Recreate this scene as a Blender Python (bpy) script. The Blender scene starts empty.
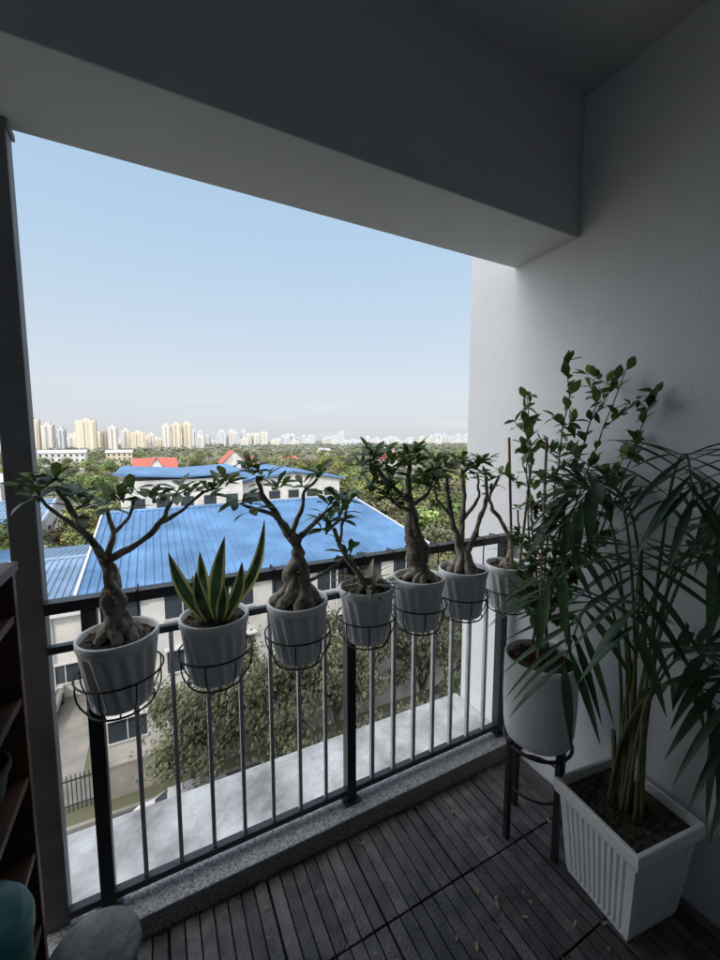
import bpy, math, random
from mathutils import Vector, Matrix, noise
random.seed(7)
S=bpy.context.scene
COL=S.collection
pi=math.pi

# ------------------------------------------------------------ helpers
def mat(name,col,rough=0.6,var=0.15,scale=8,bump=0.0,bscale=60,metal=0,col2=None,spec=0.5,detail=3,rand=0.0,trans=0.0,geo=False):
    m=bpy.data.materials.new(name); m.use_nodes=True
    nt=m.node_tree; b=nt.nodes['Principled BSDF']
    tc=nt.nodes.new('ShaderNodeTexCoord')
    n=nt.nodes.new('ShaderNodeTexNoise'); n.inputs['Scale'].default_value=scale; n.inputs['Detail'].default_value=detail
    n.inputs['Roughness'].default_value=.6
    nt.links.new(tc.outputs['Object'],n.inputs['Vector'])
    r=nt.nodes.new('ShaderNodeValToRGB')
    c1=[c*(1-var) for c in col]; c2=[min(1,c*(1+var)) for c in (col2 or col)]
    r.color_ramp.elements[0].position=.32; r.color_ramp.elements[1].position=.68
    r.color_ramp.elements[0].color=(*c1,1); r.color_ramp.elements[1].color=(*c2,1)
    nt.links.new(n.outputs['Fac'],r.inputs['Fac'])
    out=r.outputs['Color']
    if rand>0:
        oi=nt.nodes.new('ShaderNodeObjectInfo'); mr=nt.nodes.new('ShaderNodeMapRange')
        mr.inputs['To Min'].default_value=1-rand; mr.inputs['To Max'].default_value=1+rand
        nt.links.new(oi.outputs['Random'],mr.inputs['Value'])
        hs=nt.nodes.new('ShaderNodeHueSaturation'); nt.links.new(out,hs.inputs['Color']); nt.links.new(mr.outputs[0],hs.inputs['Value'])
        mh=nt.nodes.new('ShaderNodeMapRange'); mh.inputs['To Min'].default_value=.45; mh.inputs['To Max'].default_value=.53
        mm=nt.nodes.new('ShaderNodeMath'); mm.operation='FRACT'; mx=nt.nodes.new('ShaderNodeMath'); mx.operation='MULTIPLY'; mx.inputs[1].default_value=17.3
        nt.links.new(oi.outputs['Random'],mx.inputs[0]); nt.links.new(mx.outputs[0],mm.inputs[0]); nt.links.new(mm.outputs[0],mh.inputs['Value'])
        nt.links.new(mh.outputs[0],hs.inputs['Hue'])
        out=hs.outputs['Color']
    if geo:   # per-leaf / per-slat variation
        g=nt.nodes.new('ShaderNodeNewGeometry'); mr=nt.nodes.new('ShaderNodeMapRange')
        mr.inputs['To Min'].default_value=.6; mr.inputs['To Max'].default_value=1.45
        nt.links.new(g.outputs['Random Per Island'],mr.inputs['Value'])
        hs=nt.nodes.new('ShaderNodeHueSaturation'); nt.links.new(out,hs.inputs['Color']); nt.links.new(mr.outputs[0],hs.inputs['Value'])
        out=hs.outputs['Color']
    nt.links.new(out,b.inputs['Base Color'])
    b.inputs['Roughness'].default_value=rough; b.inputs['Metallic'].default_value=metal
    b.inputs['Specular IOR Level'].default_value=spec
    if bump>0:
        n2=nt.nodes.new('ShaderNodeTexNoise'); n2.inputs['Scale'].default_value=bscale; n2.inputs['Detail'].default_value=2
        nt.links.new(tc.outputs['Object'],n2.inputs['Vector'])
        bp=nt.nodes.new('ShaderNodeBump'); bp.inputs['Strength'].default_value=bump; bp.inputs['Distance'].default_value=.01
        nt.links.new(n2.outputs['Fac'],bp.inputs['Height']); nt.links.new(bp.outputs['Normal'],b.inputs['Normal'])
    if trans>0:
        tr=nt.nodes.new('ShaderNodeBsdfTranslucent'); nt.links.new(out,tr.inputs['Color'])
        mixs=nt.nodes.new('ShaderNodeMixShader'); mixs.inputs[0].default_value=trans
        nt.links.new(b.outputs[0],mixs.inputs[1]); nt.links.new(tr.outputs[0],mixs.inputs[2])
        nt.links.new(mixs.outputs[0],nt.nodes['Material Output'].inputs['Surface'])
    return m

def empty(name,loc=(0,0,0)):
    o=bpy.data.objects.new(name,None); COL.objects.link(o); o.location=loc; o.empty_display_size=.1; return o
class MB:
    """mesh builder"""
    def __init__(s): s.v=[];s.f=[];s.m=[]
    def add(s,vs,fs,mi=0):
        k=len(s.v); s.v+= [tuple(v) for v in vs]; s.f+=[tuple(i+k for i in f) for f in fs]; s.m+=[mi]*len(fs)
    def box(s,x0,x1,y0,y1,z0,z1,mi=0,rot=None,piv=None):
        vs=[Vector(p) for p in [(x0,y0,z0),(x1,y0,z0),(x1,y1,z0),(x0,y1,z0),(x0,y0,z1),(x1,y0,z1),(x1,y1,z1),(x0,y1,z1)]]
        if rot is not None:
            pv=Vector(piv); vs=[rot@(v-pv)+pv for v in vs]
        s.add(vs,[(0,3,2,1),(4,5,6,7),(0,1,5,4),(1,2,6,5),(2,3,7,6),(3,0,4,7)],mi)
    def tube(s,pts,rad,n=8,mi=0,cap=True,wob=0.0):
        pts=[Vector(p) for p in pts]
        if not hasattr(rad,'__len__'): rad=[rad]*len(pts)
        L=len(pts); up=None; rings=[]
        for i,p in enumerate(pts):
            t=(pts[min(i+1,L-1)]-pts[max(i-1,0)]).normalized()
            if up is None:
                a=Vector((0,0,1)) if abs(t.z)<.9 else Vector((1,0,0))
                up=t.cross(a).normalized()
            else:
                up=(up-t*up.dot(t)).normalized()
            w=t.cross(up)
            ring=[]
            for k in range(n):
                a=2*pi*k/n; r=rad[i]
                if wob: r*=1+wob*noise.noise(p*25+Vector((math.cos(a)*1.3,math.sin(a)*1.3,0)))
                ring.append(p+up*math.cos(a)*r+w*math.sin(a)*r)
            rings.append(ring)
        vs=[q for r in rings for q in r]; fs=[]
        for i in range(L-1):
            for k in range(n):
                fs.append((i*n+k,i*n+(k+1)%n,(i+1)*n+(k+1)%n,(i+1)*n+k))
        if cap:
            fs.append(tuple(range(n-1,-1,-1))); fs.append(tuple((L-1)*n+k for k in range(n)))
        s.add(vs,fs,mi)
    def lathe(s,prof,c,n=48,mi=0,flute=0,swirl=0,nf=22,cap=False):
        vs=[];fs=[]
        for i,(r,z,am) in enumerate(prof):
            for k in range(n):
                a=2*pi*k/n
                rr=r+am*flute*(0.5+0.5*math.cos(nf*a+swirl*z))
                vs.append((c[0]+rr*math.cos(a),c[1]+rr*math.sin(a),c[2]+z))
        for i in range(len(prof)-1):
            for k in range(n):
                fs.append((i*n+k,i*n+(k+1)%n,(i+1)*n+(k+1)%n,(i+1)*n+k))
        if cap:
            fs.append(tuple(range(n-1,-1,-1))); fs.append(tuple((len(prof)-1)*n+k for k in range(n)))
        s.add(vs,fs,mi)
    def ring(s,c,R,r,n=32,mi=0,m=6):
        vs=[];fs=[]
        for i in range(n):
            a=2*pi*i/n
            for k in range(m):
                b=2*pi*k/m; rr=R+r*math.cos(b)
                vs.append((c[0]+rr*math.cos(a),c[1]+rr*math.sin(a),c[2]+r*math.sin(b)))
        for i in range(n):
            for k in range(m):
                fs.append((i*m+k,((i+1)%n)*m+k,((i+1)%n)*m+(k+1)%m,i*m+(k+1)%m))
        s.add(vs,fs,mi)
    def leaf(s,base,d,nrm,L,W,shape=(0,.45,.8,1,.75,0),curl=.15,fold=.18,mi=0):
        d=Vector(d).normalized(); nrm=Vector(nrm); nrm=(nrm-d*nrm.dot(d))
        if nrm.length<1e-4: nrm=d.orthogonal()
        nrm.normalize(); w=d.cross(nrm)
        n=len(shape); vs=[];fs=[]
        base=Vector(base)
        for i,q in enumerate(shape):
            t=i/(n-1); c=base+d*L*t-nrm*curl*L*t*t
            h=W*.5*max(q,.04)
            vs+= [c-w*h+nrm*fold*h, c, c+w*h+nrm*fold*h]
        for i in range(n-1):
            a=i*3
            fs+=[(a,a+1,a+4,a+3),(a+1,a+2,a+5,a+4)]
        s.add(vs,fs,mi)
    def obj(s,name,mats,parent=None,smooth=False,bevel=0,loc=None):
        me=bpy.data.meshes.new(name); me.from_pydata(s.v,[],s.f)
        for m in (mats if isinstance(mats,(list,tuple)) else [mats]): me.materials.append(m)
        me.polygons.foreach_set('material_index',s.m)
        if smooth: me.polygons.foreach_set('use_smooth',[True]*len(s.f))
        me.update()
        o=bpy.data.objects.new(name,me); COL.objects.link(o)
        if parent: o.parent=parent
        if loc: o.location=loc
        if bevel:
            b=o.modifiers.new('bev','BEVEL'); b.width=bevel; b.segments=2; b.limit_method='ANGLE'
        return o
def spline(pts,seg=6):
    P=[Vector(p) for p in pts]; P=[P[0]*2-P[1]]+P+[P[-1]*2-P[-2]]; out=[]
    for i in range(1,len(P)-2):
        for k in range(seg):
            t=k/seg; a,b,c,d=P[i-1],P[i],P[i+1],P[i+2]
            out.append(.5*((2*b)+(c-a)*t+(2*a-5*b+4*c-d)*t*t+(3*b-a-3*c+d)*t**3))
    out.append(P[-2]); return out
def lerp_r(r0,r1,n): return [r0+(r1-r0)*i/(n-1) for i in range(n)]
def rv(s=1): return Vector((random.uniform(-s,s),random.uniform(-s,s),random.uniform(-s,s)))

# ------------------------------------------------------------ materials
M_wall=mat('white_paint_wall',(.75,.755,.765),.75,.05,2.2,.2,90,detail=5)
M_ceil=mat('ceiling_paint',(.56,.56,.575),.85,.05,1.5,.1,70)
M_ledge=mat('ledge_plaster',(.37,.37,.365),.85,.32,5,.5,45,col2=(.54,.54,.53),detail=9)
M_curb=mat('granite_curb',(.16,.16,.16),.55,.55,160,.15,180,col2=(.28,.28,.275),detail=2)
M_deck=mat('deck_slat',(.062,.056,.057),.58,.35,14,.5,120,col2=(.088,.079,.078),geo=True)
M_under=mat('deck_substrate',(.01,.01,.01),.9,.1)
M_rail=mat('rail_black_paint',(.022,.024,.028),.38,.2,20,.1,100)
M_bal=mat('baluster_grey_paint',(.46,.465,.475),.4,.15,20,.1,100)
M_post=mat('column_grey',(.19,.19,.20),.6,.15,10,.1,60)
M_pot=mat('white_ceramic',(.86,.86,.855),.35,.04,9)
M_potb=mat('white_plastic',(.76,.76,.75),.45,.08,9)
M_soil=mat('soil',(.035,.026,.018),.95,.5,60,1.0,130,col2=(.09,.07,.05))
M_wire=mat('black_wire',(.015,.015,.015),.45,.1)
M_bark=mat('desert_rose_bark',(.16,.137,.105),.8,.4,34,.7,90,col2=(.32,.28,.23))
M_leaf=mat('desert_rose_leaf',(.060,.11,.024),.35,.35,16,col2=(.115,.175,.040),trans=.33,geo=True)
M_leafb=mat('bush_leaf',(.07,.13,.032),.38,.35,12,col2=(.125,.19,.048),trans=.33,geo=True)
M_palm=mat('palm_leaf',(.032,.072,.032),.38,.35,9,col2=(.060,.108,.046),trans=.28,geo=True)
M_stem=mat('green_stem',(.11,.12,.05),.6,.3,20)
M_twig=mat('brown_twig',(.15,.10,.06),.8,.3,30)
M_snk=mat('snake_leaf_green',(.03,.07,.03),.4,.4,26,col2=(.08,.13,.06),trans=.1)
M_sny=mat('snake_leaf_yellow',(.62,.57,.20),.4,.12,20,trans=.2)
M_brom=mat('succulent_leaf',(.08,.12,.05),.45,.35,18,col2=(.18,.14,.07),trans=.15)
M_wood=mat('shelf_wood',(.105,.052,.030),.5,.3,6,.2,50)
M_teal=mat('teal_plastic',(.0,.13,.14),.4,.08,5)
M_stone=mat('stone_grey',(.15,.155,.15),.8,.35,22,.4,80)

# ------------------------------------------------------------ balcony architecture
FZ=0.0; CZ=2.79; BZ=2.288
b=MB(); b.box(1.5,1.72,-1.2,1.66,-16.49,3.2); b.obj('balcony_side_wall',M_wall,bevel=.006)
b=MB(); b.box(-.82,-.62,-1.2,1.30,-16.49,2.93); b.obj('balcony_left_wall',M_wall)
b=MB(); b.box(-.62,1.499,-1.4,-1.2,0,2.79); b.obj('balcony_back_wall',M_wall)
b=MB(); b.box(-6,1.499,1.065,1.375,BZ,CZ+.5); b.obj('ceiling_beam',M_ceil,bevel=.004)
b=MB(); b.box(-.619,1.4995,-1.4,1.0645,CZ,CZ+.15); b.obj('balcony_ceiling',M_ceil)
b=MB(); b.box(-.62,1.5,-1.2,1.25,-.2,-.022); b.obj('balcony_floor',M_under)
b=MB(); b.box(-6,1.4985,1.255,1.385,-.2,.072); b.obj('granite_curb',M_curb,bevel=.005)
b=MB(); b.box(-6,1.4985,1.387,1.70,-.35,.05); b.obj('window_ledge',M_ledge,bevel=.01)
b=MB(); b.box(-.35,-.287,1.335,1.385,.0725,BZ); b.box(-.36,-.28,1.325,1.39,BZ-.02,BZ-.001); b.obj('balcony_column',M_post,bevel=.003)
b=MB()
b.box(-14,-.83,-10,1.05,-16.49,-.01); b.box(-.829,1.499,-10,1.24,-16.49,-.21); b.box(1.73,16,-10,1.36,-16.49,10)
b.box(-14,-6.01,-10,1.36,0,10); b.box(-6,1.499,-10,1.06,CZ+.16,10); b.box(-6,-.83,-10,-.5,0,2.9)
b.obj('apartment_building',M_wall)

# deck tiles
b=MB()
tile=.305
y1=1.252
while y1>-1.1:
    y0=y1-tile+.004
    x1=1.497
    while x1>-.6:
        x0=x1-tile+.004
        n=7; w=(x1-x0)/n
        for k in range(n):
            dz=random.uniform(-.0012,.0012)
            a=x0+k*w
            b.box(a+.0020,a+w-.0020,y0+.001,y1-.001,-.021,-.001+dz)
        x1-=tile
    y1-=tile
deck=b.obj('deck_tiles',M_deck,bevel=.0015)

# dry leaves & debris on the deck
b=MB()
for i in range(110):
    x=random.gauss(1.0,.16); y=random.gauss(.80,.13)
    if i>26: x=random.uniform(.1,1.45); y=random.uniform(.5,1.2)
    L=random.uniform(.005,.028)
    a=random.uniform(0,2*pi)
    b.leaf((x,y,.003),(math.cos(a),math.sin(a),.1),(0,0,1),L,L*random.uniform(.15,.5),curl=-.1)
b.obj('fallen_leaves',mat('dry_leaf',(.26,.20,.12),.8,.4,30))

# ------------------------------------------------------------ railing
rl=empty('balcony_railing')
RY=1.335
b=MB()
b.box(-.286,1.498,RY-.022,RY+.022,1.035,1.068)
b.box(-.286,1.498,RY-.012,RY+.012,.918,.940)
b.box(-.286,1.498,RY-.014,RY+.014,.098,.122)
b.obj('rails',M_rail,rl,bevel=.003)
b=MB()
for x in (-.185,.640,1.452): b.box(x-.019,x+.019,RY-.0215,RY+.0215,.0725,1.034)
for x in (-.185,.640,1.452): b.box(x-.035,x+.035,RY-.035,RY+.035,.0722,.080)
b.obj('posts',M_rail,rl,bevel=.002)
b=MB()
n1=7
for i in range(n1):
    x=-.185+(.825)*(i+1)/(n1+1); b.box(x-.0065,x+.0065,RY-.0065,RY+.0065,.121,.919)
n2=7
for i in range(n2):
    x=.640+(.812)*(i+1)/(n2+1); b.box(x-.008,x+.008,RY-.008,RY+.008,.121,.919)
b.obj('balusters',M_bal,rl,bevel=.001)

# ------------------------------------------------------------ pots on rail
PX=[-.107,.137,.391,.646,.870,1.087,1.340]
PY=[1.205,1.208,1.203,1.207,1.204,1.206,1.205]
RIMZ=1.000
def make_pot(parent,x,y,z,R=.098,H=.19):
    b=MB()
    rb=R*.74
    prof=[(.0,0,0),(rb*.96,0,0),(rb,.004,.0),(rb+(R-rb)*.15,H*.12,1),(rb+(R-rb)*.35,H*.32,1),(rb+(R-rb)*.55,H*.52,1),(rb+(R-rb)*.72,H*.70,1),(rb+(R-rb)*.82,H*.80,.8),(rb+(R-rb)*.88,H*.86,.1),
          (R*.985,H*.88,0),(R,H*.90,0),(R,H*.985,0),(R*.985,H,0),(R*.93,H,0),(R*.915,H*.97,0),(R*.87,H*.80,0),(0,H*.79,0)]
    pp=[]
    for i in range(len(prof)-1):
        a,c=prof[i],prof[i+1]
        k=4 if 2<=i<=7 else 1
        for q in range(k):
            t=q/k; pp.append(tuple(a[j]+(c[j]-a[j])*t for j in range(3)))
    pp.append(prof[-1])
    b.lathe(pp,(0,0,-H),n=128,flute=-.0095,swirl=22,nf=15)
    o=b.obj('pot',M_pot,parent,smooth=True); o.location=(x,y,z); o.rotation_euler=(random.uniform(-.02,.02),random.uniform(-.02,.02),random.uniform(0,6))
    b=MB()
    b.lathe([(0.001,H*.93,0),(R*.4,H*.935,0),(R*.7,H*.93,0),(R*.905,H*.915,0)],(x,y,z-H),n=28)
    for i,v in enumerate(b.v):
        b.v[i]=(v[0],v[1],v[2]+.006*noise.noise(Vector(v)*40))
    for i in range(60):
        a=random.uniform(0,2*pi); r=R*.85*math.sqrt(random.random()); s=random.uniform(.003,.007)
        c=Vector((x+r*math.cos(a),y+r*math.sin(a),z-H*.07+.002))
        b.box(c.x-s,c.x+s,c.y-s*.7,c.y+s*.7,c.z-s*.5,c.z+s*.6,0,Matrix.Rotation(random.uniform(0,3),3,rv(1).normalized()),c)
    b.obj('soil',M_soil,parent,smooth=False)
def make_holder(x,y,z,R=.098,H=.19):
    e=empty('wire_pot_holder')
    b=MB(); r=.0028
    zr=z-H*.55; Rr=R*1.07
    zb=z-H-.006; Rb=R*.80
    b.ring((x,y,zr),Rr,r); b.ring((x,y,zb),Rb,r)
    for k in range(8):
        a=2*pi*(k+.5)/8
        pts=[]
        for q in range(7):
            t=q/6; rr=Rr+(Rb-Rr)*t+ .010*math.sin(pi*t)
            pts.append((x+rr*math.cos(a),y+rr*math.sin(a),zr+(zb-zr)*t))
        b.tube(pts,r*.8,6)
    b.tube([(x-Rb,y,zb),(x+Rb,y,zb)],r*.8,6); b.tube([(x,y-Rb,zb),(x,y+Rb,zb)],r*.8,6)
    for s in (-1,1):
        hx=x+s*.045
        yb=y+math.sqrt(Rr*Rr-.045**2)
        b.tube(spline([(x+s*.03,y+Rb*.93,zb),(hx,yb,zr),(hx,RY-.028,z-.01),(hx,RY-.028,1.066),(hx,RY-.022,1.0735),(hx,RY+.022,1.0735),(hx,RY+.0275,1.066),(hx,RY+.0275,1.02)],4),r,6)
    b.obj('frame',M_wire,e,smooth=True)

def rosette(b,c,n=9,L=.058,W=.025,up=Vector((0,0,1)),mi=0,spread=1.0):
    c=Vector(c)
    for i in range(n):
        a=2.4*i+random.uniform(-.3,.3)
        el=random.uniform(-.35,.95)*spread
        d=Vector((math.cos(a)*math.cos(el),math.sin(a)*math.cos(el),math.sin(el)))
        d=(d+up*.2).normalized()
        l=L*random.uniform(.65,1.2)
        b.leaf(c+rv(.012),d,Vector((0,0,1))+rv(.45),l,W*random.uniform(.8,1.2),(.12,.35,.65,.95,.85,.1),curl=random.uniform(.05,.45),fold=.25,mi=mi)

def adenium(x,y,z,caudex,branches,tips,name='potted_desert_rose',leafn=10,L=.064):
    e=empty(name)
    make_pot(e,x,y,z)
    o=Vector((x,y,z-.014))
    b=MB()
    w,h=caudex; w*=.9
    prof=spline([(0,0,-.01),(0,0,h*.3),(0,0,h*.7),(0,0,h*1.1)],5)
    rr=[w*(.50+.5*math.sin(min(1,i/(len(prof)-1)*1.25)*pi*.9)) for i in range(len(prof))]
    rr=[max(w*.35,q*(1-.35*(i/(len(prof)-1)))) for i,q in enumerate(rr)]
    b.tube([o+p for p in prof],rr,16,wob=.5)
    for k in range(7):
        a=2*pi*k/7+random.uniform(-.4,.4)
        ca,sa=math.cos(a),math.sin(a)
        tw=random.uniform(-1.1,1.1)
        p=[(ca*w*1.5,sa*w*1.5,-.012),(ca*w*1.2,sa*w*1.2,.012),(math.cos(a+tw*.5)*w*.75,math.sin(a+tw*.5)*w*.75,h*.45),(math.cos(a+tw)*w*.35,math.sin(a+tw)*w*.35,h*1.1)]
        p=spline([o+Vector(q) for q in p],6)
        b.tube(p,[w*(.14+.27*math.sin(pi*(.15+.75*i/(len(p)-1)))) for i in range(len(p))],9,wob=.45)
    for pts,r0,r1 in branches:
        P=spline([o+Vector((p[0],p[2] if len(p)>2 else 0,p[1])) for p in pts],6)
        P=[p+Vector((noise.noise(p*30)*.007,noise.noise(p*30+Vector((9,0,0)))*.007,noise.noise(p*22+Vector((0,9,0)))*.004)) for p in P]
        b.tube(P,[r*.93*(1+.28*noise.noise(p*60)) for r,p in zip(lerp_r(r0,r1,len(P)),P)],9,wob=.3)
    b.obj('trunk',M_bark,e,smooth=True)
    b=MB()
    for t in tips:
        dy=t[2] if len(t)>2 else random.uniform(-.03,.03)
        n=t[3]+1 if len(t)>3 else leafn
        rosette(b,o+Vector((t[0],dy,t[1])),n,L)
    b.obj('leaves',M_leaf,e,smooth=True)
    make_holder(x,y,z)
    return e

# 1 left desert rose
adenium(PX[0],PY[0],RIMZ,(.040,.075),[
 ([(0,.04),(-.018,.10),(-.006,.16,.01),(-.018,.225)],.024,.016),
 ([(0,.05,.01),(.012,.10,-.01),(-.012,.16,-.01),(-.012,.225,0)],.017,.012),
 ([(-.018,.215),(-.058,.29,.01),(-.09,.37),(-.108,.41)],.011,.005),
 ([(-.058,.29,.01),(-.10,.335,-.02),(-.14,.385,-.02)],.007,.004),
 ([(-.015,.22),(.0,.28,.02),(-.01,.345,.02)],.010,.005),
 ([(-.015,.215),(.05,.245,-.01),(.11,.295,-.01),(.14,.345),(.155,.375)],.011,.004),
 ([(.11,.295),(.17,.325,.02),(.225,.37,.03),(.27,.385,.03)],.007,.003),
 ([(0,.28,.02),(.045,.325,0),(.06,.375)],.006,.003)],
 [(-.108,.42),(-.145,.39,-.02),(-.155,.42,0,7),(-.01,.355,.02),(-.055,.35,0,6),(.155,.38),(.115,.36,-.02,7),(.195,.38,.02),(.245,.385,.03),(.285,.39,.03),(.06,.385),(.02,.37,0,7),(-.07,.385,.02,6)])
# 3
adenium(PX[2],PY[2],RIMZ,(.054,.085),[
 ([(0,.05),(-.02,.10,.01),(.004,.155,0),(-.018,.23,0)],.030,.018),
 ([(.01,.05),(.024,.11,-.01),(-.008,.17,-.01),(.012,.225,0)],.021,.013),
 ([(-.018,.22),(-.06,.29),(-.10,.35),(-.12,.42)],.015,.006),
 ([(-.06,.29),(-.11,.31,.02),(-.16,.33,.02)],.008,.004),
 ([(.010,.215),(.05,.26,-.02),(.09,.29,-.02),(.14,.33,-.02)],.010,.004),
 ([(-.018,.22),(.02,.30,.01),(.03,.36,.0),(.075,.40,.0)],.009,.004),
 ([(.02,.06),(.09,.10,-.03),(.16,.14,-.03)],.008,.004)],
 [(-.12,.43),(-.095,.40,0,7),(-.145,.44,0,7),(-.17,.335,.02),(-.135,.32,0,6),(.145,.335,-.02),(.10,.31,-.02,7),(.075,.41),(.035,.38,0,6),(.165,.15,-.03,6),(-.05,.37,.02,6)])
# 4 : short leaning desert rose with strap leaved succulents
e4=adenium(PX[3],PY[3],RIMZ,(.030,.04),[
 ([(0,.02),(-.05,.09,0),(-.10,.17),(-.125,.23)],.014,.007),
 ([(-.10,.17),(-.08,.24,.02),(-.06,.30,.02)],.007,.004)],
 [(-.13,.24),(-.16,.22,0,8),(-.10,.25,0,7),(-.06,.31,.02),(-.085,.28,.02,7),(-.15,.27,.02,7)],L=.074)
b=MB()
for i in range(24):
    a=2.4*i; el=random.uniform(.25,1.1)
    d=Vector((math.cos(a)*math.cos(el),math.sin(a)*math.cos(el),math.sin(el)))
    b.leaf((PX[3]+random.uniform(-.03,.05),PY[3]+random.uniform(-.03,.03),RIMZ-.015),d,(0,0,1),random.uniform(.10,.18),.022,(.7,.9,1,.8,.5,.05),curl=.35,fold=.3)
b.obj('succulent_leaves',M_brom,e4,smooth=True)
# 5 big crown
adenium(PX[4],PY[4],RIMZ,(.046,.07),[
 ([(0,.04),(-.02,.09,.0),(-.032,.19,.01),(-.038,.27)],.034,.023),
 ([(.01,.04),(.01,.11,-.01),(-.022,.19,-.012),(-.035,.26)],.021,.015),
 ([(-.035,.26),(-.055,.34),(-.05,.41),(-.045,.46)],.016,.006),
 ([(-.05,.30),(-.12,.36),(-.18,.42,.01),(-.215,.46)],.011,.004),
 ([(-.045,.28),(.02,.33,-.02),(.05,.40,-.02)],.010,.004),
 ([(-.12,.36),(-.13,.42,.03),(-.12,.47,.03)],.007,.004),
 ([(-.05,.27),(-.11,.29,-.03),(-.17,.33,-.04)],.008,.004)],
 [(-.215,.475),(-.18,.455,.03),(-.24,.44,0),(-.12,.48,.03),(-.15,.44,-.02),(-.045,.475),(-.08,.44,-.03),(-.01,.44,.02),(.055,.41,-.02),(.03,.38,.02),(-.17,.34,-.04),(-.20,.37,-.02),(-.11,.39,.03),(-.13,.32,-.04),(.0,.36,-.04,7),(.06,.44,0,7),(-.06,.39,-.05,7),(-.21,.42,-.03,9),(-.02,.49,0,9)],leafn=12,L=.070)
# 6
adenium(PX[5],PY[5],RIMZ,(.044,.08),[
 ([(-.01,.05),(-.03,.12),(-.075,.26),(-.095,.39)],.019,.006),
 ([(0,.05),(.0,.13,.02),(.012,.28,.02),(0,.41,.02)],.017,.006),
 ([(.01,.05),(.05,.13),(.09,.22),(.115,.33),(.09,.42)],.015,.005),
 ([(.012,.20,.02),(.05,.30,-.02),(.045,.39,-.02)],.009,.004),
 ([(-.06,.22),(-.12,.29,.01),(-.14,.36,.01)],.008,.004)],
 [(-.10,.40),(-.085,.43,.02),(0,.42,.02),(-.03,.44,0,7),(.09,.43),(.12,.36,0,6),(.045,.40,-.02),(-.145,.37,.01),(-.05,.38,-.03,7),(.06,.44,0,7),(-.12,.33,0,6)],leafn=11,L=.068)
# 7
e7=adenium(PX[6],PY[6],RIMZ-.02,(.026,.04),[
 ([(0,.03),(.012,.10),(-.04,.19),(-.10,.26),(-.12,.32),(-.07,.40)],.012,.006),
 ([(.0,.04),(.03,.14,-.02),(.02,.25,-.02)],.008,.004)],
 [(-.07,.41,0,6),(-.12,.34,0,4),(.02,.26,-.02,5)],leafn=6,L=.05)
M_bam=mat('bamboo',(.42,.26,.15),.6)
b=MB()
b.tube([(PX[6]-.03,PY[6]-.05,RIMZ-.06),(PX[6]-.10,PY[6]-.07,RIMZ+.52)],.0055,6)
b.tube([(PX[6]-.005,PY[6]-.06,RIMZ-.06),(PX[6]+.015,PY[6]-.09,RIMZ+.48)],.0055,6)
b.obj('support_sticks',M_bam,e7)
# 2 snake plant
e2=empty('potted_snake_plant'); make_pot(e2,PX[1],PY[1],RIMZ); make_holder(PX[1],PY[1],RIMZ)
b=MB()
def blade(base,tip,W,bend,tw):
    base=Vector(base);tip=Vector(tip)
    side0=(tip-base).normalized().cross(Vector((math.sin(tw),-math.cos(tw),0))).normalized()
    n=14;vs=[]
    nr=side0.cross((tip-base).normalized())
    for i in range(n):
        t=i/(n-1)
        c=base.lerp(tip,t)+Vector(bend)*math.sin(pi*t)
        w=W*.5*min(1,(.55+1.2*t))*(1-max(0,(t-.45)/.55)**1.7)+.0006
        sd=(side0+nr*.35*math.sin(t*2.5+tw)).normalized()
        for q,f in ((-1,.3),(-.60,.12),(-.25,-.03),(.25,-.03),(.60,.12),(1,.3)):
            vs.append(c+sd*w*q+nr*w*f)
    k0=len(b.v)
    b.v+= [tuple(v) for v in vs]
    for i in range(n-1):
        for k in range(5):
            a=k0+i*6+k; b.f.append((a,a+1,a+7,a+6)); b.m.append(1 if k in(0,4) else 0)
X2,Y2,Z2=PX[1],PY[1],RIMZ-.02
blade((X2,Y2,Z2),(X2+.035,Y2-.01,Z2+.25),.044,(-.01,0,0),.2)
blade((X2+.02,Y2+.01,Z2),(X2+.16,Y2+.02,Z2+.285),.036,(.03,0,-.02),-.2)
blade((X2-.02,Y2,Z2),(X2-.115,Y2-.02,Z2+.225),.038,(-.015,0,0),.5)
blade((X2-.01,Y2-.02,Z2),(X2-.05,Y2-.05,Z2+.17),.040,(-.01,0,0),.1)
blade((X2+.02,Y2-.02,Z2),(X2+.075,Y2-.05,Z2+.18),.038,(.015,0,0),-.3)
blade((X2-.02,Y2+.02,Z2),(X2-.03,Y2+.04,Z2+.20),.038,(0,0,0),.0)
blade((X2+.01,Y2-.03,Z2),(X2+.02,Y2-.07,Z2+.13),.034,(0,0,0),.3)
b.obj('leaves',[M_snk,M_sny],e2,smooth=True)

# ------------------------------------------------------------ tall bush in white pot on black stand
CX,CY=1.245,.95
eb=empty('potted_citrus_bush')
b=MB(); R=.128;H=.32
b.lathe([(0,0,0),(R*.80,0,0),(R*.90,.012,0),(R*.96,.05,0),(R,.16,0),(R,.30,0),(R*.99,.318,0),(R*.94,.32,0),(R*.92,.30,0),(R*.9,.285,0),(0,.285,0)],(CX,CY,.395),n=64)
b.obj('pot',M_potb,eb,smooth=True)
b=MB(); b.lathe([(.001,.295,0),(R*.5,.30,0),(R*.91,.29,0)],(CX,CY,.395),n=24)
for i in range(80):
    a=random.uniform(0,2*pi); r=R*.85*math.sqrt(random.random()); s=random.uniform(.004,.009); c=Vector((CX+r*math.cos(a),CY+r*math.sin(a),.697))
    b.box(c.x-s,c.x+s,c.y-s*.7,c.y+s*.7,c.z-s*.5,c.z+s*.6,0,Matrix.Rotation(random.uniform(0,3),3,rv(1).normalized()),c)
b.obj('soil',M_soil,eb)
tw=MB(); lf=MB()
def cl(p):
    p=Vector(p)
    if p.x>1.475: p.x=1.475-random.random()*.02
    return p
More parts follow.
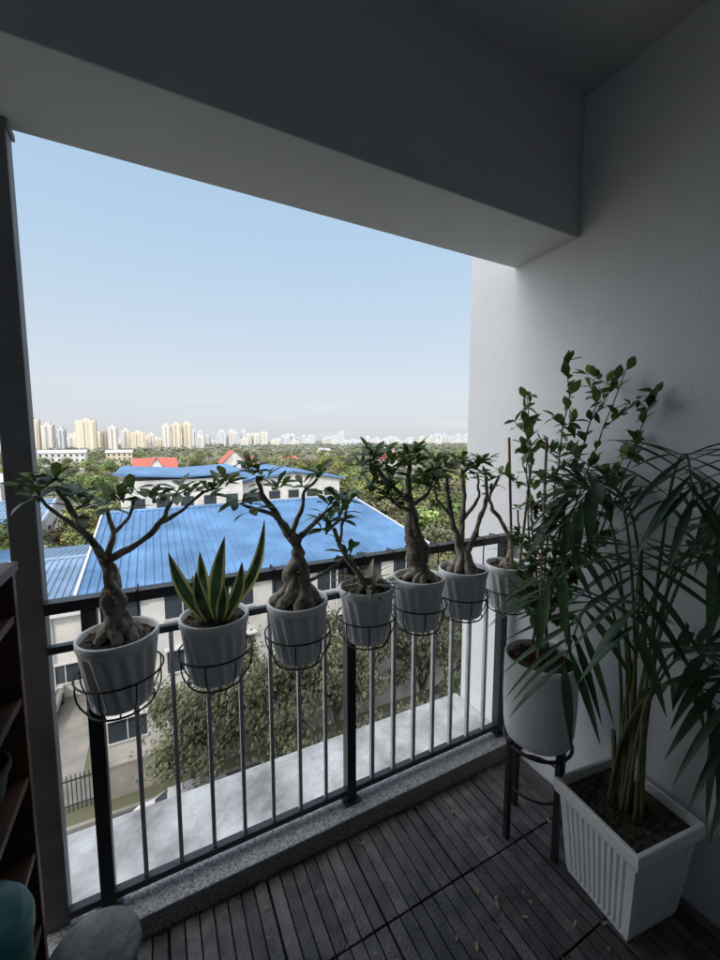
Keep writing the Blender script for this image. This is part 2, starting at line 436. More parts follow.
stems=[((-.02,.00),(.00,-.02,.62),(.02,-.05,1.02)),((.03,.0),(.06,-.05,.55),(.19,-.13,1.06)),((-.03,.02),(-.07,.02,.5),(-.10,.03,.93)),
       ((.0,-.03),(.04,-.12,.45),(.10,-.2,.80)),((.02,.03),(.10,.03,.4),(.2,.04,.75)),((-.01,.02),(-.01,.07,.6),(-.02,.09,.98)),((.02,-.02),(.12,-.12,.5),(.21,-.2,.93)),((.0,.0),(.05,-.06,.7),(.10,-.1,.98))]
def leafing(P,dens,L,r0=0):
    for i in range(1,len(P)):
        t=i/(len(P)-1)
        if t<r0: continue
        for _ in range(dens):
            if random.random()<.3: continue
            d=(P[i]-P[i-1]).normalized()*.5+rv(.9); d.z+=.15
            q=P[i]+rv(.006)
            dd=d.normalized(); l=L*random.uniform(.6,1.2)
            if q.x+dd.x*l>1.485: dd.x=-abs(dd.x)
            lf.leaf(q,dd,Vector((0,0,1))+rv(.5),l,l*.52,(.1,.6,.95,.9,.55,.03),curl=random.uniform(0,.3),fold=.25)
for (bx,by),m,t in stems:
    base=Vector((CX,CY,.69))
    P=spline([base+Vector((bx,by,0)),base+Vector((bx*.8,by*.8,.2)),cl(base+Vector(m)),cl(base+Vector(t))],8)
    P=[p+rv(.003) for p in P]
    tw.tube(P,lerp_r(.0055,.0018,len(P)),6)
    leafing(P,2,.052,.42)
    for j in range(7,len(P)-1,2):
        a=random.uniform(0,2*pi); l=random.uniform(.06,.15)
        e=P[j]+Vector((math.cos(a)*l,math.sin(a)*l*.8,l*random.uniform(.2,.9))); e=cl(e)
        Q=spline([P[j],P[j].lerp(e,.5)+Vector((0,0,-.005)),e],4)
        tw.tube(Q,lerp_r(.0024,.001,len(Q)),5); leafing(Q,2,.050,.15)
tw.obj('twigs',M_twig,eb,smooth=True); lf.obj('leaves',M_leafb,eb,smooth=True)
b=MB()
b.tube([(CX-.07,CY-.04,.66),(CX-.075,CY-.04,1.52)],.0045,6)
b.obj('support_stick',M_bam,eb)
es=empty('black_plant_stand')
b=MB()
b.ring((CX,CY,.385),.118,.007,40); b.ring((CX,CY,.22),.112,.005,40)
for k in range(4):
    a=pi*.25+k*pi/2+.55
    x,y=CX+.118*math.cos(a),CY+.118*math.sin(a)
    b.box(x-.010,x+.010,y-.010,y+.010,.0,.40)
b.box(CX-.115,CX+.115,CY-.009,CY+.009,.377,.389); b.box(CX-.009,CX+.009,CY-.115,CY+.115,.376,.3885)
b.obj('frame',M_wire,es,bevel=.002)

# ------------------------------------------------------------ palm in ribbed square planter
ep=empty('potted_palm')
QC=Vector((1.325,.672,0)); rotP=Matrix.Rotation(math.radians(-7),3,'Z')
b=MB()
def sq(h,z,rib=0,nr=13):
    pts=[]
    cs=[(-1,-1),(1,-1),(1,1),(-1,1)]
    for s in range(4):
        a=cs[s];c=cs[(s+1)%4]
        out=Vector(((a[0]+c[0])/2,(a[1]+c[1])/2,0))
        N=nr*4
        for k in range(N):
            t=k/N
            p=Vector((a[0]+(c[0]-a[0])*t,a[1]+(c[1]-a[1])*t,0))*h
            ph=k%4
            if 3<k<N-3 and ph in(2,3): p-=out*rib
            pts.append(QC+rotP@(p+Vector((0,0,z))))
    return pts
H=.335
lev=[(.108,.0,0),(.110,.012,0),(.112,.02,.005),(.1335,.27,.005),(.134,.285,0),(.146,.288,0),(.149,.30,0),(.149,.332,0),(.146,.336,0),(.136,.336,0),(.132,.30,0)]
rings=[sq(*l) for l in lev]; n=len(rings[0])
vs=[p for r in rings for p in r]; fs=[]
for i in range(len(rings)-1):
    for k in range(n): fs.append((i*n+k,i*n+(k+1)%n,(i+1)*n+(k+1)%n,(i+1)*n+k))
fs.append(tuple(range(n-1,-1,-1)))
b.add(vs,fs); b.obj('ribbed_planter',M_potb,ep)
b=MB()
top=[QC+rotP@Vector((sx*.1335,sy*.1335,.305)) for sx,sy in((-1,-1),(1,-1),(1,1),(-1,1))]
b.add(top,[(0,1,2,3)])
for i in range(260):
    s=random.uniform(.003,.010); c=QC+rotP@Vector((random.uniform(-.12,.12),random.uniform(-.12,.12),.307))
    b.box(c.x-s,c.x+s,c.y-s*.7,c.y+s*.7,c.z-s*.5,c.z+s*.5,0,Matrix.Rotation(random.uniform(0,3),3,rv(1).normalized()),c)
b.obj('soil',M_soil,ep)
st=MB(); pl=MB()
def palmcl(p):
    if p.x>1.48: p=Vector((1.48-.01*random.random(),p.y,p.z))
    return p
def frond(base,az,hgt,reach,droop,nl=11,LL=.22):
    d=Vector((math.cos(az),math.sin(az),0))
    base=Vector(base)
    pts=[base,base+d*reach*.10+Vector((0,0,hgt*.5)),base+d*reach*.35+Vector((0,0,hgt*.9)),base+d*reach*.72+Vector((0,0,hgt)),base+d*reach+Vector((0,0,hgt-droop))]
    P=[palmcl(p) for p in spline(pts,8)]
    st.tube(P,lerp_r(.0062,.0015,len(P)),7)
    side=d.cross(Vector((0,0,1)))
    n=len(P)
    st0=.50
    for i in range(nl):
        t=st0+(1-st0)*i/(nl-1)
        f=t*(n-1); k=min(int(f),n-2); p=P[k].lerp(P[k+1],f-k); tan=(P[k+1]-P[k]).normalized()
        for s in (-1,1):
            ang=math.radians(62-35*(i/(nl-1))+random.uniform(-8,8))
            dd=(tan*math.cos(ang)+side*s*math.sin(ang)+Vector((0,0,.15))).normalized()
            l=LL*(.65+.45*math.sin(pi*min(1,.2+.75*i/(nl-1))))*random.uniform(.85,1.1)
            w=.026*random.uniform(.85,1.15)
            up=Vector((0,0,1)); nrm=(up-dd*up.dot(dd)).normalized(); ww=dd.cross(nrm)
            vs=[];m=7; dr=random.uniform(.15,.6)
            for q in range(m):
                u=q/(m-1); c=p+dd*l*u*(1-.12*u*dr)-Vector((0,0,1))*l*dr*u*u*.55
                h=w*.5*(.25+1.6*u if u<.35 else 1.0*(1-((u-.35)/.65)**1.7)*.81+.02)
                for z in (c-ww*h+nrm*h*.3,c,c+ww*h+nrm*h*.3): vs.append(palmcl(z))
            fs=[]
            for q in range(m-1):
                a=q*3; fs+=[(a,a+1,a+4,a+3),(a+1,a+2,a+5,a+4)]
            pl.add(vs,fs)
B=QC+Vector((0,0,.30))
fr=[(175,.88,.48,.10),(200,.96,.46,.14),(232,.68,.44,.18),(120,1.08,.26,.12),(250,.90,.38,.18),(285,1.00,.36,.18),(90,1.12,.24,.12),
    (265,.55,.34,.22),(320,1.05,.2,.12),(218,1.16,.28,.10),(300,.62,.30,.2),(240,1.02,.45,.14),(190,.78,.50,.12),(165,1.05,.34,.10)]
for a,h,r,dr in fr:
    off=Vector((random.uniform(-.05,.04),random.uniform(-.05,.05),0))
    frond(B+off,math.radians(a+random.uniform(-6,6)),h*random.uniform(.96,1.04),r,dr)
for i in range(4):
    o=B+Vector((random.uniform(-.05,.05),random.uniform(-.05,.05),-.01)); st.tube([o,o+Vector((.01,0,.12)),o+Vector((.0,.01,random.uniform(.2,.45)))],[.010,.009,.007],8)
st.obj('canes',M_stem,ep,smooth=True); pl.obj('leaflets',M_palm,ep,smooth=True)

# ------------------------------------------------------------ left clutter
sh=empty('wooden_bookshelf')
b=MB()
b.box(-.60,-.30,1.150,1.172,.0,1.205); b.box(-.60,-.30,.45,.472,.0,1.205); b.box(-.612,-.601,.45,1.172,.0,1.2)
for z in (.06,.30,.50,.70,.90,1.10): b.box(-.598,-.303,.473,1.149,z-.009,z+.009)
b.box(-.605,-.296,.44,1.18,1.206,1.228)
b.obj('boards',M_wood,sh,bevel=.002)
b=MB(); c=(-.37,1.07,.71)
b.lathe([(0,0,0),(.04,0,0),(.055,.08,0),(.06,.085,0),(.06,.10,0),(.054,.10,0),(.05,.08,0),(0,.08,0)],c,n=32)
b.obj('small_flowerpot',mat('dark_clay',(.05,.05,.055),.6),smooth=True)
b=MB()
b.lathe([(0,0,0),(.075,0,0),(.080,.01,0),(.092,.60,0),(.097,.605,0),(.098,.63,0),(.094,.645,0),(.080,.665,0),(.03,.675,0),(0,.675,0)],(-.335,.86,0),n=48)
b.obj('teal_bin',M_teal,smooth=True)
b=MB()
b.lathe([(0,0,0),(.085,0,0),(.075,.02,0),(.07,.14,0),(.085,.24,0),(.098,.25,0),(.102,.262,0),(.100,.275,0),(.09,.28,0),(0,.279,0)],(-.185,1.05,0),n=48)
b.obj('stone_stool',M_stone,smooth=True)

# ------------------------------------------------------------ outside
GZ=-16.5
b=MB(); b.add([(-6000,-3000,GZ),(9000,-3000,GZ),(9000,9000,GZ),(-6000,9000,GZ)],[(0,1,2,3)]); b.obj('ground',mat('ground',(.07,.08,.045),.95,.3,.02,0,col2=(.12,.115,.08),detail=8))
M_asph=mat('asphalt',(.06,.06,.058),.9,.25,.6,.3,8,col2=(.085,.085,.08))
M_conc=mat('yard_concrete',(.12,.12,.112),.9,.3,.35,.2,6,col2=(.17,.165,.155),detail=6)
b=MB(); b.add([(-30,22.5,GZ+.01),(60,22.5,GZ+.01),(60,24.2,GZ+.01),(-30,24.2,GZ+.01)],[(0,1,2,3)]); 
b.add([(-30,24.2,GZ+.014),(-4.2,24.2,GZ+.014),(-4.2,54,GZ+.014),(-30,54,GZ+.014)],[(0,1,2,3)]); b.obj('factory_yard_pavement',M_conc)
b=MB(); b.add([(-60,13.5,GZ+.006),(80,13.5,GZ+.006),(80,21,GZ+.006),(-60,21,GZ+.006)],[(0,1,2,3)]); b.obj('road',M_asph)
b=MB()
b.box(-60,80,21.0,21.2,GZ,GZ+.13); b.box(-60,80,13.2,13.5,GZ,GZ+.13); b.obj('road_kerb',M_conc)
b=MB()
for i in range(24):
    b.add([(-50+i*5,17.2,GZ+.012),(-47.5+i*5,17.2,GZ+.012),(-47.5+i*5,17.33,GZ+.012),(-50+i*5,17.33,GZ+.012)],[(0,1,2,3)])
b.obj('road_markings',mat('road_paint',(.5,.5,.48),.8,.1,3))

M_blue=mat('blue_metal_roof',(.048,.118,.235),.5,.22,.35,0,col2=(.068,.15,.28),detail=7)
M_blue2=mat('blue_metal_roof_faded',(.085,.155,.25),.5,.2,.3,0,col2=(.13,.20,.30),detail=7)
M_white=mat('white_render_wall',(.38,.38,.37),.85,.16,.5,.1,5,col2=(.45,.45,.44),detail=7)
M_glass=mat('dark_window_glass',(.03,.04,.05),.15,.2,.5)
M_red=mat('red_tile_roof',(.30,.075,.06),.8,.2,1,0)
M_fas=mat('fascia_white',(.42,.43,.44),.6,.08)
def corr(b,x0,x1,ya,za,yb,zb,pitch=.4,h=.09,mi=0):
    x=x0; prof=[]
    while x<x1-.01:
        prof+=[(x,0),(x+pitch*.55,0),(x+pitch*.68,h),(x+pitch*.87,h)]; x+=pitch
    prof.append((x1,0))
    vs=[];fs=[]
    for (a,c) in prof: vs+= [(a,ya,za+c),(a,yb,zb+c)]
    for i in range(len(prof)-1): fs.append((2*i,2*i+2,2*i+3,2*i+1))
    b.add(vs,fs,mi)
def hall(name,x0,x1,y0,y1,ze,zr,roofm,win=True,pitch=.45):
    e=empty(name); ym=(y0+y1)/2
    b=MB(); corr(b,x0-.3,x1+.3,y0-.5,ze-.05,ym,zr,pitch); corr(b,x0-.3,x1+.3,y1+.5,ze-.05,ym,zr,pitch)
    b.tube([(x0-.3,ym,zr+.06),(x1+.3,ym,zr+.06)],.16,8)
    b.obj('roof',roofm,e)
    b=MB()
    for s,x in ((-1,x0-.36),(1,x1+.36)):
        for ya in (y0-.5,y1+.5):
            vs=[(x-.06,ya,ze-.45),(x+.06,ya,ze-.45),(x+.06,ym,zr-.38),(x-.06,ym,zr-.38),(x-.06,ya,ze+.10),(x+.06,ya,ze+.10),(x+.06,ym,zr+.17),(x-.06,ym,zr+.17)]
            b.add(vs,[(0,3,2,1),(4,5,6,7),(0,1,5,4),(1,2,6,5),(2,3,7,6),(3,0,4,7)])
    b.box(x0-.3,x1+.3,y0-.68,y0-.52,ze-.4,ze-.06)
    b.obj('gutter_and_fascia',M_fas,e)
    b=MB()
    zt=ze-.12
    b.add([(x0,y0,GZ),(x1,y0,GZ),(x1,y1,GZ),(x0,y1,GZ),(x0,y0,zt),(x1,y0,zt),(x1,y1,zt),(x0,y1,zt),(x0,ym,zr-.2),(x1,ym,zr-.2)],
          [(0,1,5,4),(1,2,6,9,5),(2,3,7,6),(3,0,4,8,7)])
    b.obj('walls',M_white,e)
    if win:
        g=MB(); f=MB()
        nx=int((x1-x0)/3)
        for lev in range(int((ze-GZ)/3.3)):
            z=GZ+1.1+lev*3.3
            for i in range(nx):
                x=x0+(i+.5)*(x1-x0)/nx
                g.box(x-.95,x+.95,y0-.03,y0+.02,z,z+1.4)
                f.box(x-1.03,x+1.03,y0-.10,y0-.0,z-.10,z-.01); f.box(x-.03,x+.03,y0-.06,y0-.031,z,z+1.4)
                f.box(x-1.1,x+1.1,y0-.4,y0-.0,z+1.47,z+1.55)
            ny=int((y1-y0)/3.5)
            for i in range(ny):
                y=y0+(i+.5)*(y1-y0)/ny
                for xx in(x0,x1): g.box(xx-.03,xx+.03,y-.9,y+.9,z,z+1.3)
        for i in range(4):
            x=x0+.2+i*(x1-x0-.4)/3; f.tube([(x,y0-.15,GZ),(x,y0-.15,ze-.4)],.07,6)
        g.obj('windows',M_glass,e); f.obj('window_frames_and_downpipes',M_fas,e)
    return e
hall('blue_roof_factory',-3.6,18.3,24.9,51.5,-6.5,-4.5,M_blue)
hall('blue_roof_shed',-11.0,-4.6,33,52,-10.0,-8.9,M_blue2)
hall('blue_roof_shed',-26,-11.8,31,56,-10.6,-9.2,M_blue)
hall('warehouse',-40,-14,66,84,-9.2,-7.5,M_blue2)
e=empty('white_office_building')
b=MB(); b.box(-4,11,58,74,GZ,-3.7); b.box(11.01,27,60,76,GZ,-4.7)
b.add([(11.01,60,-4.7),(27,60,-4.7),(19,60,-3.5),(11.01,76,-4.7),(27,76,-4.7),(19,76,-3.5)],[(0,1,2),(4,3,5)])
b.obj('walls',M_white,e)
b=MB()
def shed_roof(x0,x1,y0,y1,za,zb,t=.35):
    vs=[(x0,y0,za),(x1,y0,zb),(x1,y1,zb),(x0,y1,za),(x0,y0,za+t),(x1,y0,zb+t),(x1,y1,zb+t),(x0,y1,za+t)]
    b.add(vs,[(0,3,2,1),(4,5,6,7),(0,1,5,4),(1,2,6,5),(2,3,7,6),(3,0,4,7)])
shed_roof(-4.6,3.5,57.4,75,-2.9,-3.45,.28); shed_roof(3.51,11.4,57.4,75,-3.45,-3.0,.28); shed_roof(11.41,19,59.4,77,-4.75,-3.4,.28); shed_roof(19.01,28,59.4,77,-3.4,-4.85,.28)
b.obj('blue_roof',M_blue,e)
b=MB()
for i in range(5): b.box(-2.9+i*2.9,-1.3+i*2.9,57.95,58.01,-7.4,-6.0); b.box(-2.9+i*2.9,-1.3+i*2.9,57.95,58.01,-11.4,-10.0)
for i in range(5): b.box(12.3+i*3,14.0+i*3,59.95,60.01,-7.4,-6.2)
b.box(26.95,27.04,62,74,-7.4,-6.2)
b.obj('windows',M_glass,e)

def house(name,x0,x1,y0,y1,ze,zr,roofm,wm,along='x'):
    e=empty(name)
    b=MB(); b.box(x0,x1,y0,y1,GZ,ze)
    if along=='x':
        ym=(y0+y1)/2; b.add([(x0,y0,ze),(x0,y1,ze),(x0,ym,zr-.1),(x1,y0,ze),(x1,y1,ze),(x1,ym,zr-.1)],[(0,1,2),(3,5,4)])
    else:
        xm=(x0+x1)/2; b.add([(x0,y0,ze),(x1,y0,ze),(xm,y0,zr-.1),(x0,y1,ze),(x1,y1,ze),(xm,y1,zr-.1)],[(0,1,2),(3,5,4)])
    b.obj('walls',wm,e)
    b=MB(); o=.6
    if along=='x':
        b.add([(x0-o,y0-o,ze-.3),(x1+o,y0-o,ze-.3),(x1+o,ym,zr),(x0-o,ym,zr),(x0-o,y1+o,ze-.3),(x1+o,y1+o,ze-.3)],[(0,1,2,3),(3,2,5,4)])
    else:
        b.add([(x0-o,y0-o,ze-.3),(xm,y0-o,zr),(xm,y1+o,zr),(x0-o,y1+o,ze-.3),(x1+o,y0-o,ze-.3),(x1+o,y1+o,ze-.3)],[(0,1,2,3),(1,4,5,2)])
    b.obj('roof',roofm,e)
    b=MB(); n=max(2,int((x1-x0)/3))
    for l in range(2):
        for i in range(n):
            x=x0+(i+.5)*(x1-x0)/n; z=ze-2.4-3*l; b.box(x-.6,x+.6,y0-.04,y0+.02,z,z+1.4)
    b.obj('windows',M_glass,e)
M_pale=mat('pale_roof',(.30,.30,.32),.7)
house('red_roof_house',-6,6.5,150,160,-8.0,-4.6,M_red,M_white,'x')
house('red_roof_house',-2,3,147,149.5,-8.2,-4.2,M_red,M_white,'y')
house('red_roof_house',24,33,165,176,-7.5,-2.6,M_red,M_white,'y')
house('red_roof_house',33.5,38,167,175,-8.5,-5.2,M_red,M_white,'x')
house('red_roof_house',110,121,190,200,-9,-5,M_red,M_white,'x')
house('cream_house',-45,-32,120,132,-8.5,-6.5,M_pale,M_white,'x')
house('orange_wall_house',-13,-9,72,80,-11.2,-10.2,M_pale,mat('orange_wall',(.42,.14,.05),.8),'x')
M_crm=mat('cream_render_wall',(.40,.36,.27),.85,.1,.5)
extra=[(-62,-38,300,-4.5,M_pale,M_white),(-30,-14,330,-5.5,M_pale,M_crm),(150,162,380,-7,M_pale,M_crm),(70,80,240,-8.5,M_red,M_white),(230,250,400,-6,M_pale,M_white)]
for (a,c,y,zt,rm,wm) in extra: house('village_house',a,c,y,y+12,zt-1.6,zt,rm,wm,'x')

e=empty('iron_fence')
b=MB()
for i in range(60):
    x=-14+i*.18; b.box(x-.02,x+.02,22.2,22.24,GZ+.0,GZ+1.9)
b.box(-14,-3.3,22.19,22.25,GZ+1.6,GZ+1.66); b.box(-14,-3.3,22.19,22.25,GZ+.3,GZ+.36)
b.obj('bars',M_rail,e)
b=MB(); b.box(-3,22,22.1,22.35,GZ,GZ+1.7); b.box(-3.4,-2.95,22.0,22.45,GZ,GZ+2.2); b.box(-3.05,22.05,22.05,22.4,GZ+1.701,GZ+1.8); b.obj('boundary_wall',mat('boundary_wall_render',(.20,.195,.18),.9,.3,.6,detail=7))
def car(name,x,y,col,ang=0):
    e=empty(name,(x,y,GZ+.02)); e.rotation_euler[2]=ang
    b=MB()
    prof=[(-2.1,.35),(-2.15,.75),(-1.9,.92),(-1.2,1.0),(-.65,1.42),(.75,1.45),(1.5,1.02),(2.05,.95),(2.15,.6),(2.1,.35)]
    vs=[(p[0],s*(.86 if p[1]<1.1 else .68),p[1]) for s in(-1,1) for p in prof]; n=len(prof)
    fs=[tuple(range(n)),tuple(range(2*n-1,n-1,-1))]+[(i,n+i,n+(i+1)%n,(i+1)%n) for i in range(n)]
    b.add(vs,fs); b.obj('body',mat(name+'_paint',col,.3,.03),e,bevel=.06)
    b=MB()
    for s in(-1,1):
        b.add([(-1.05,s*.84,1.02),(-.6,s*.715,1.36),(.7,s*.715,1.38),(1.3,s*.84,1.04)],[(0,1,2,3)])
    b.add([(-1.21,-.70,1.03),(-1.21,.70,1.03),(-.69,.62,1.41),(-.69,-.62,1.41)],[(0,1,2,3)]); b.obj('glass',M_glass,e)
    b=MB()
    for sx in(-1.35,1.35):
        for s in(-1,1): b.tube([(sx,s*.72,.33),(sx,s*.9,.33)],.33,16)
    b.obj('wheels',M_wire,e)
car('parked_car',-7.2,31,(.5,.5,.5),1.57); car('parked_car',-9.6,31.5,(.03,.03,.035),1.57); car('parked_car',.5,19.2,(.4,.4,.42),0)

# ---- trees
M_can=mat('tree_canopy',(.05,.085,.022),.8,.4,.9,0,col2=(.115,.145,.04),rand=.45)
M_canb=mat('haze_tinted_tree_canopy',(.09,.12,.06),.85,.35,.9,0,col2=(.15,.17,.09),rand=.35)  # aerial haze painted into the leaf colour of the middle band
M_dry=mat('dusty_tree_canopy',(.065,.075,.040),.85,.3,.9,0,col2=(.105,.11,.06),rand=.3)
M_trunk=mat('tree_bark',(.10,.08,.06),.9,.3,3)
def crown(n,size,flat=.75,seed=0,lobes=9):
    rnd=random.Random(seed); b=MB(); L=[]
    for i in range(lobes):
        a=rnd.uniform(0,2*pi); r=rnd.uniform(.15,.62); L.append((Vector((math.cos(a)*r,math.sin(a)*r,rnd.uniform(-.25,.45)*flat)),rnd.uniform(.28,.5)))
    for i in range(n):
        c,r=L[rnd.randrange(lobes)]
        d=Vector((rnd.gauss(0,1),rnd.gauss(0,1),rnd.gauss(0,1))).normalized()
        p=c+d*r*rnd.uniform(.55,1.08); p.z*=flat
        s=size*rnd.uniform(.5,1.2)
        nn=(d+Vector((rnd.uniform(-.8,.8),rnd.uniform(-.8,.8),rnd.uniform(-.2,1)))).normalized(); u=nn.orthogonal().normalized(); v=nn.cross(u)
        a=rnd.uniform(0,pi); u,v=u*math.cos(a)+v*math.sin(a),v*math.cos(a)-u*math.sin(a)
        b.add([p-u*s,p-v*s*.6,p+u*s,p+v*s*.6],[(0,1,2,3)])
    b.tube([(0,0,-1.5),(.02,.02,-.5),(0,0,0)],[.06,.045,.02],6,1)
    return b
def scatter(name,pts,variant_args,mats):
    b=MB()
    for (x,y,z,s) in pts:
        a=random.uniform(0,2*pi); h=s*.5*1.41421
        vs=[(x+h*math.cos(a+k*pi/2),y+h*math.sin(a+k*pi/2),z) for k in range(4)]
        b.add(vs,[(0,1,2,3)])
    par=b.obj(name,mats[0]); par.instance_type='FACES'; par.use_instance_faces_scale=True; par.instance_faces_scale=1
    par.show_instancer_for_render=False; par.show_instancer_for_viewport=False
    crown(*variant_args).obj('tree_crown',mats,par)
    return par
blocks=[(-4.6,19.5,24,53),(-27,-3.5,24,57),(-5.5,29,56,78),(-41,-13,64,86),(-8,8,144,161),(22,40,160,178),(108,123,186,202),(-47,-30,116,134),(-14,-8,70,82)]+[(a,c,y-12,y+12) for a,c,y,_,_,_ in extra]
def free(x,y,r):
    for a,c,d,e in blocks:
        if a-r*.6<x<c+r*.6 and d-r*.6<y<e+r*.6: return False
    return True
groups=[[] for _ in range(5)]
cnt=0
while cnt<1500:
    y=55+ (random.random()**1.5)*420
    t=random.uniform(-.45,1.4)
    x=t*y
    r=random.uniform(2.2,5.2)
    if not free(x,y,r): continue
    if noise.noise(Vector((x*.012,y*.012,3)))<-.18 : continue
    top=random.uniform(6.5,12.2)
    if 100<y<150 and -.10<t<.12: top*=.72
    if 110<y<166 and .1<t<.26: top*=.72
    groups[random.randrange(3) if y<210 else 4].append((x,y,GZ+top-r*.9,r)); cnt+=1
cnt=0
while cnt<1300:
    y=450+random.random()*900; t=random.uniform(-.5,1.4); x=t*y; r=random.uniform(5,9)
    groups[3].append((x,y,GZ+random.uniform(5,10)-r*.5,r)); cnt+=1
for i in range(75):
    x=random.uniform(20.5,70); y=random.uniform(22,60); r=random.uniform(2.2,3.8)
    if x<28 and y>52: continue
    groups[i%3].append((x,y,GZ+random.uniform(6.5,10.2)-r*.8,r))
for i in range(26):
    x=random.uniform(-30,-5); y=random.uniform(56.5,66); groups[i%3].append((x,y,GZ+random.uniform(5,8)-2,random.uniform(2,3)))
scatter('distant_trees',groups[0],(620,.085,.8,1,9),[M_can,M_trunk])
scatter('distant_trees',groups[1],(620,.085,.9,2,8),[M_can,M_trunk])
scatter('distant_trees',groups[2],(560,.09,.7,3,10),[M_dry,M_trunk])
M_far=mat('haze_tinted_far_canopy',(.16,.185,.155),.9,.2,.9,0,col2=(.195,.215,.18),rand=.2)  # farthest band: greens paled in the base colour to imitate air haze
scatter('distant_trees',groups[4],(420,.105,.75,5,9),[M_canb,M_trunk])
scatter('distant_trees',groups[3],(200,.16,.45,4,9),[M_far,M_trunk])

def tree(name,x,y,h,R,nl,size,seed,m,sparse=1.0):
    rnd=random.Random(seed); e=empty(name,(x,y,GZ)); tb=MB(); lb=MB()
    top=Vector((rnd.uniform(-.4,.4),rnd.uniform(-.4,.4),h*.45))
    P=spline([(0,0,-.1),(rnd.uniform(-.2,.2),rnd.uniform(-.2,.2),h*.2),top],5); tb.tube(P,lerp_r(.22,.13,len(P)),9)
    ends=[]
    for i in range(10):
        a=2*pi*i/10+rnd.uniform(-.3,.3); rr=R*rnd.uniform(.25,.85); zz=h*rnd.uniform(.62,.98)-.25*rr
        E=Vector((math.cos(a)*rr,math.sin(a)*rr,zz)); st_=P[rnd.randrange(6,len(P))]
        Q=spline([st_,st_.lerp(E,.5)+Vector((0,0,.3)),E],5); tb.tube(Q,lerp_r(.09,.025,len(Q)),6)
        ends.append((E,rnd.uniform(.75,1.3)))
        for j in range(3):
            E2=E+Vector((rnd.uniform(-1,1),rnd.uniform(-1,1),rnd.uniform(-.3,.9)))*R*.38
            Q=spline([Q[5],Q[5].lerp(E2,.5)+Vector((0,0,.1)),E2],4) if len(Q)>5 else [E,E2]
            tb.tube(Q,lerp_r(.035,.012,len(Q)),5); ends.append((E2,rnd.uniform(.5,1.0)))
    for i in range(nl):
        c,r=ends[rnd.randrange(len(ends))]
        d=Vector((rnd.gauss(0,1),rnd.gauss(0,1),rnd.gauss(0,.8)))
        p=c+d*r*.5
        s=size*rnd.uniform(.5,1.2); nn=Vector((rnd.uniform(-1,1),rnd.uniform(-1,1),rnd.uniform(0,1.3))).normalized(); u=nn.orthogonal().normalized(); v=nn.cross(u)
        lb.add([p-u*s,p-v*s*.5,p+u*s,p+v*s*.5],[(0,1,2,3)])
    tb.obj('trunk_and_limbs',M_trunk,e,smooth=True); lb.obj('foliage',m,e)
for i,(x,y,h,R) in enumerate([(4.2,18.6,7.2,3.2),(8.6,19.5,7.8,3.4),(1.2,20.5,5.6,2.4),(13.5,18.5,8.6,3.2),(17.5,20.5,9.6,3.4),(22,19,9,3.2),(6.5,13.5,5.5,2.6),(11,13,6,2.6),(-9,12.5,5,2.2)]):
    tree('roadside_tree',x,y,h,R,13000 if i!=2 else 9000,.12,20+i,M_dry)

# ---- city skyline
def tower_mat(name,col):
    m=bpy.data.materials.new(name); m.use_nodes=True; nt=m.node_tree; bs=nt.nodes['Principled BSDF']; bs.inputs['Roughness'].default_value=.8
    tc=nt.nodes.new('ShaderNodeTexCoord'); sp=nt.nodes.new('ShaderNodeSeparateXYZ'); nt.links.new(tc.outputs['Object'],sp.inputs[0])
    def M(op,a,bv):
        n=nt.nodes.new('ShaderNodeMath'); n.operation=op
        for k,v in ((0,a),(1,bv)):
            if v is None: continue
            if isinstance(v,(int,float)): n.inputs[k].default_value=v
            else: nt.links.new(v,n.inputs[k])
        return n.outputs[0]
    h=M('ADD',sp.outputs[0],sp.outputs[1]); h=M('FRACT',M('DIVIDE',h,5.5),None); h=M('GREATER_THAN',h,.45)
    v=M('FRACT',M('DIVIDE',sp.outputs[2],3.3),None); v=M('GREATER_THAN',v,.5)
    w=M('MULTIPLY',h,v)
    mx=nt.nodes.new('ShaderNodeMix'); mx.data_type='RGBA'; mx.inputs['A'].default_value=(*col,1); mx.inputs['B'].default_value=(col[0]*.68,col[1]*.72,col[2]*.80,1)
    nt.links.new(w,mx.inputs['Factor']); nt.links.new(mx.outputs['Result'],bs.inputs['Base Color']); return m
T1=tower_mat('tower_cream',(.50,.455,.36)); T2=tower_mat('tower_white',(.48,.465,.43)); T3=tower_mat('tower_grey',(.40,.415,.43)); T4=tower_mat('tower_haze_tint',(.43,.455,.475))  # last one has distance haze mixed into its wall colour
def slab(b,x,y,w,d,top,mi):
    b.box(x-w/2,x+w/2,y-d/2,y+d/2,GZ,top,mi)
    b.box(x-w*.15,x+w*.2,y-d/4,y+d/4,top,top+4,mi)
    nb=max(2,int(w/9))
    for i in range(nb):
        cx=x-w/2+(i+.5)*w/nb; b.box(cx-w/nb*.28,cx+w/nb*.28,y-d/2-2,y-d/2,GZ,top-2,mi)
Yd=800
big=[(-.262,.030,.006,1),(-.213,.030,.040,0),(-.186,.020,.030,1),(-.164,.012,.022,2),(-.122,.036,.040,0),(-.092,.012,.018,0),(-.076,.018,.027,1),(-.052,.018,.021,1),(-.030,.030,.016,0),(-.004,.014,.012,1),
     (.026,.016,.033,1),(.046,.020,.036,0),(.068,.020,.038,0),(.084,.010,.022,2)]
for t,w,h,mi in big:
    b=MB(); y=Yd+random.uniform(-60,60); slab(b,t*y,y,w*y*.95,18,1.51+h*y,0); b.obj('apartment_tower',[[T1,T2,T3][mi]])
b=MB()
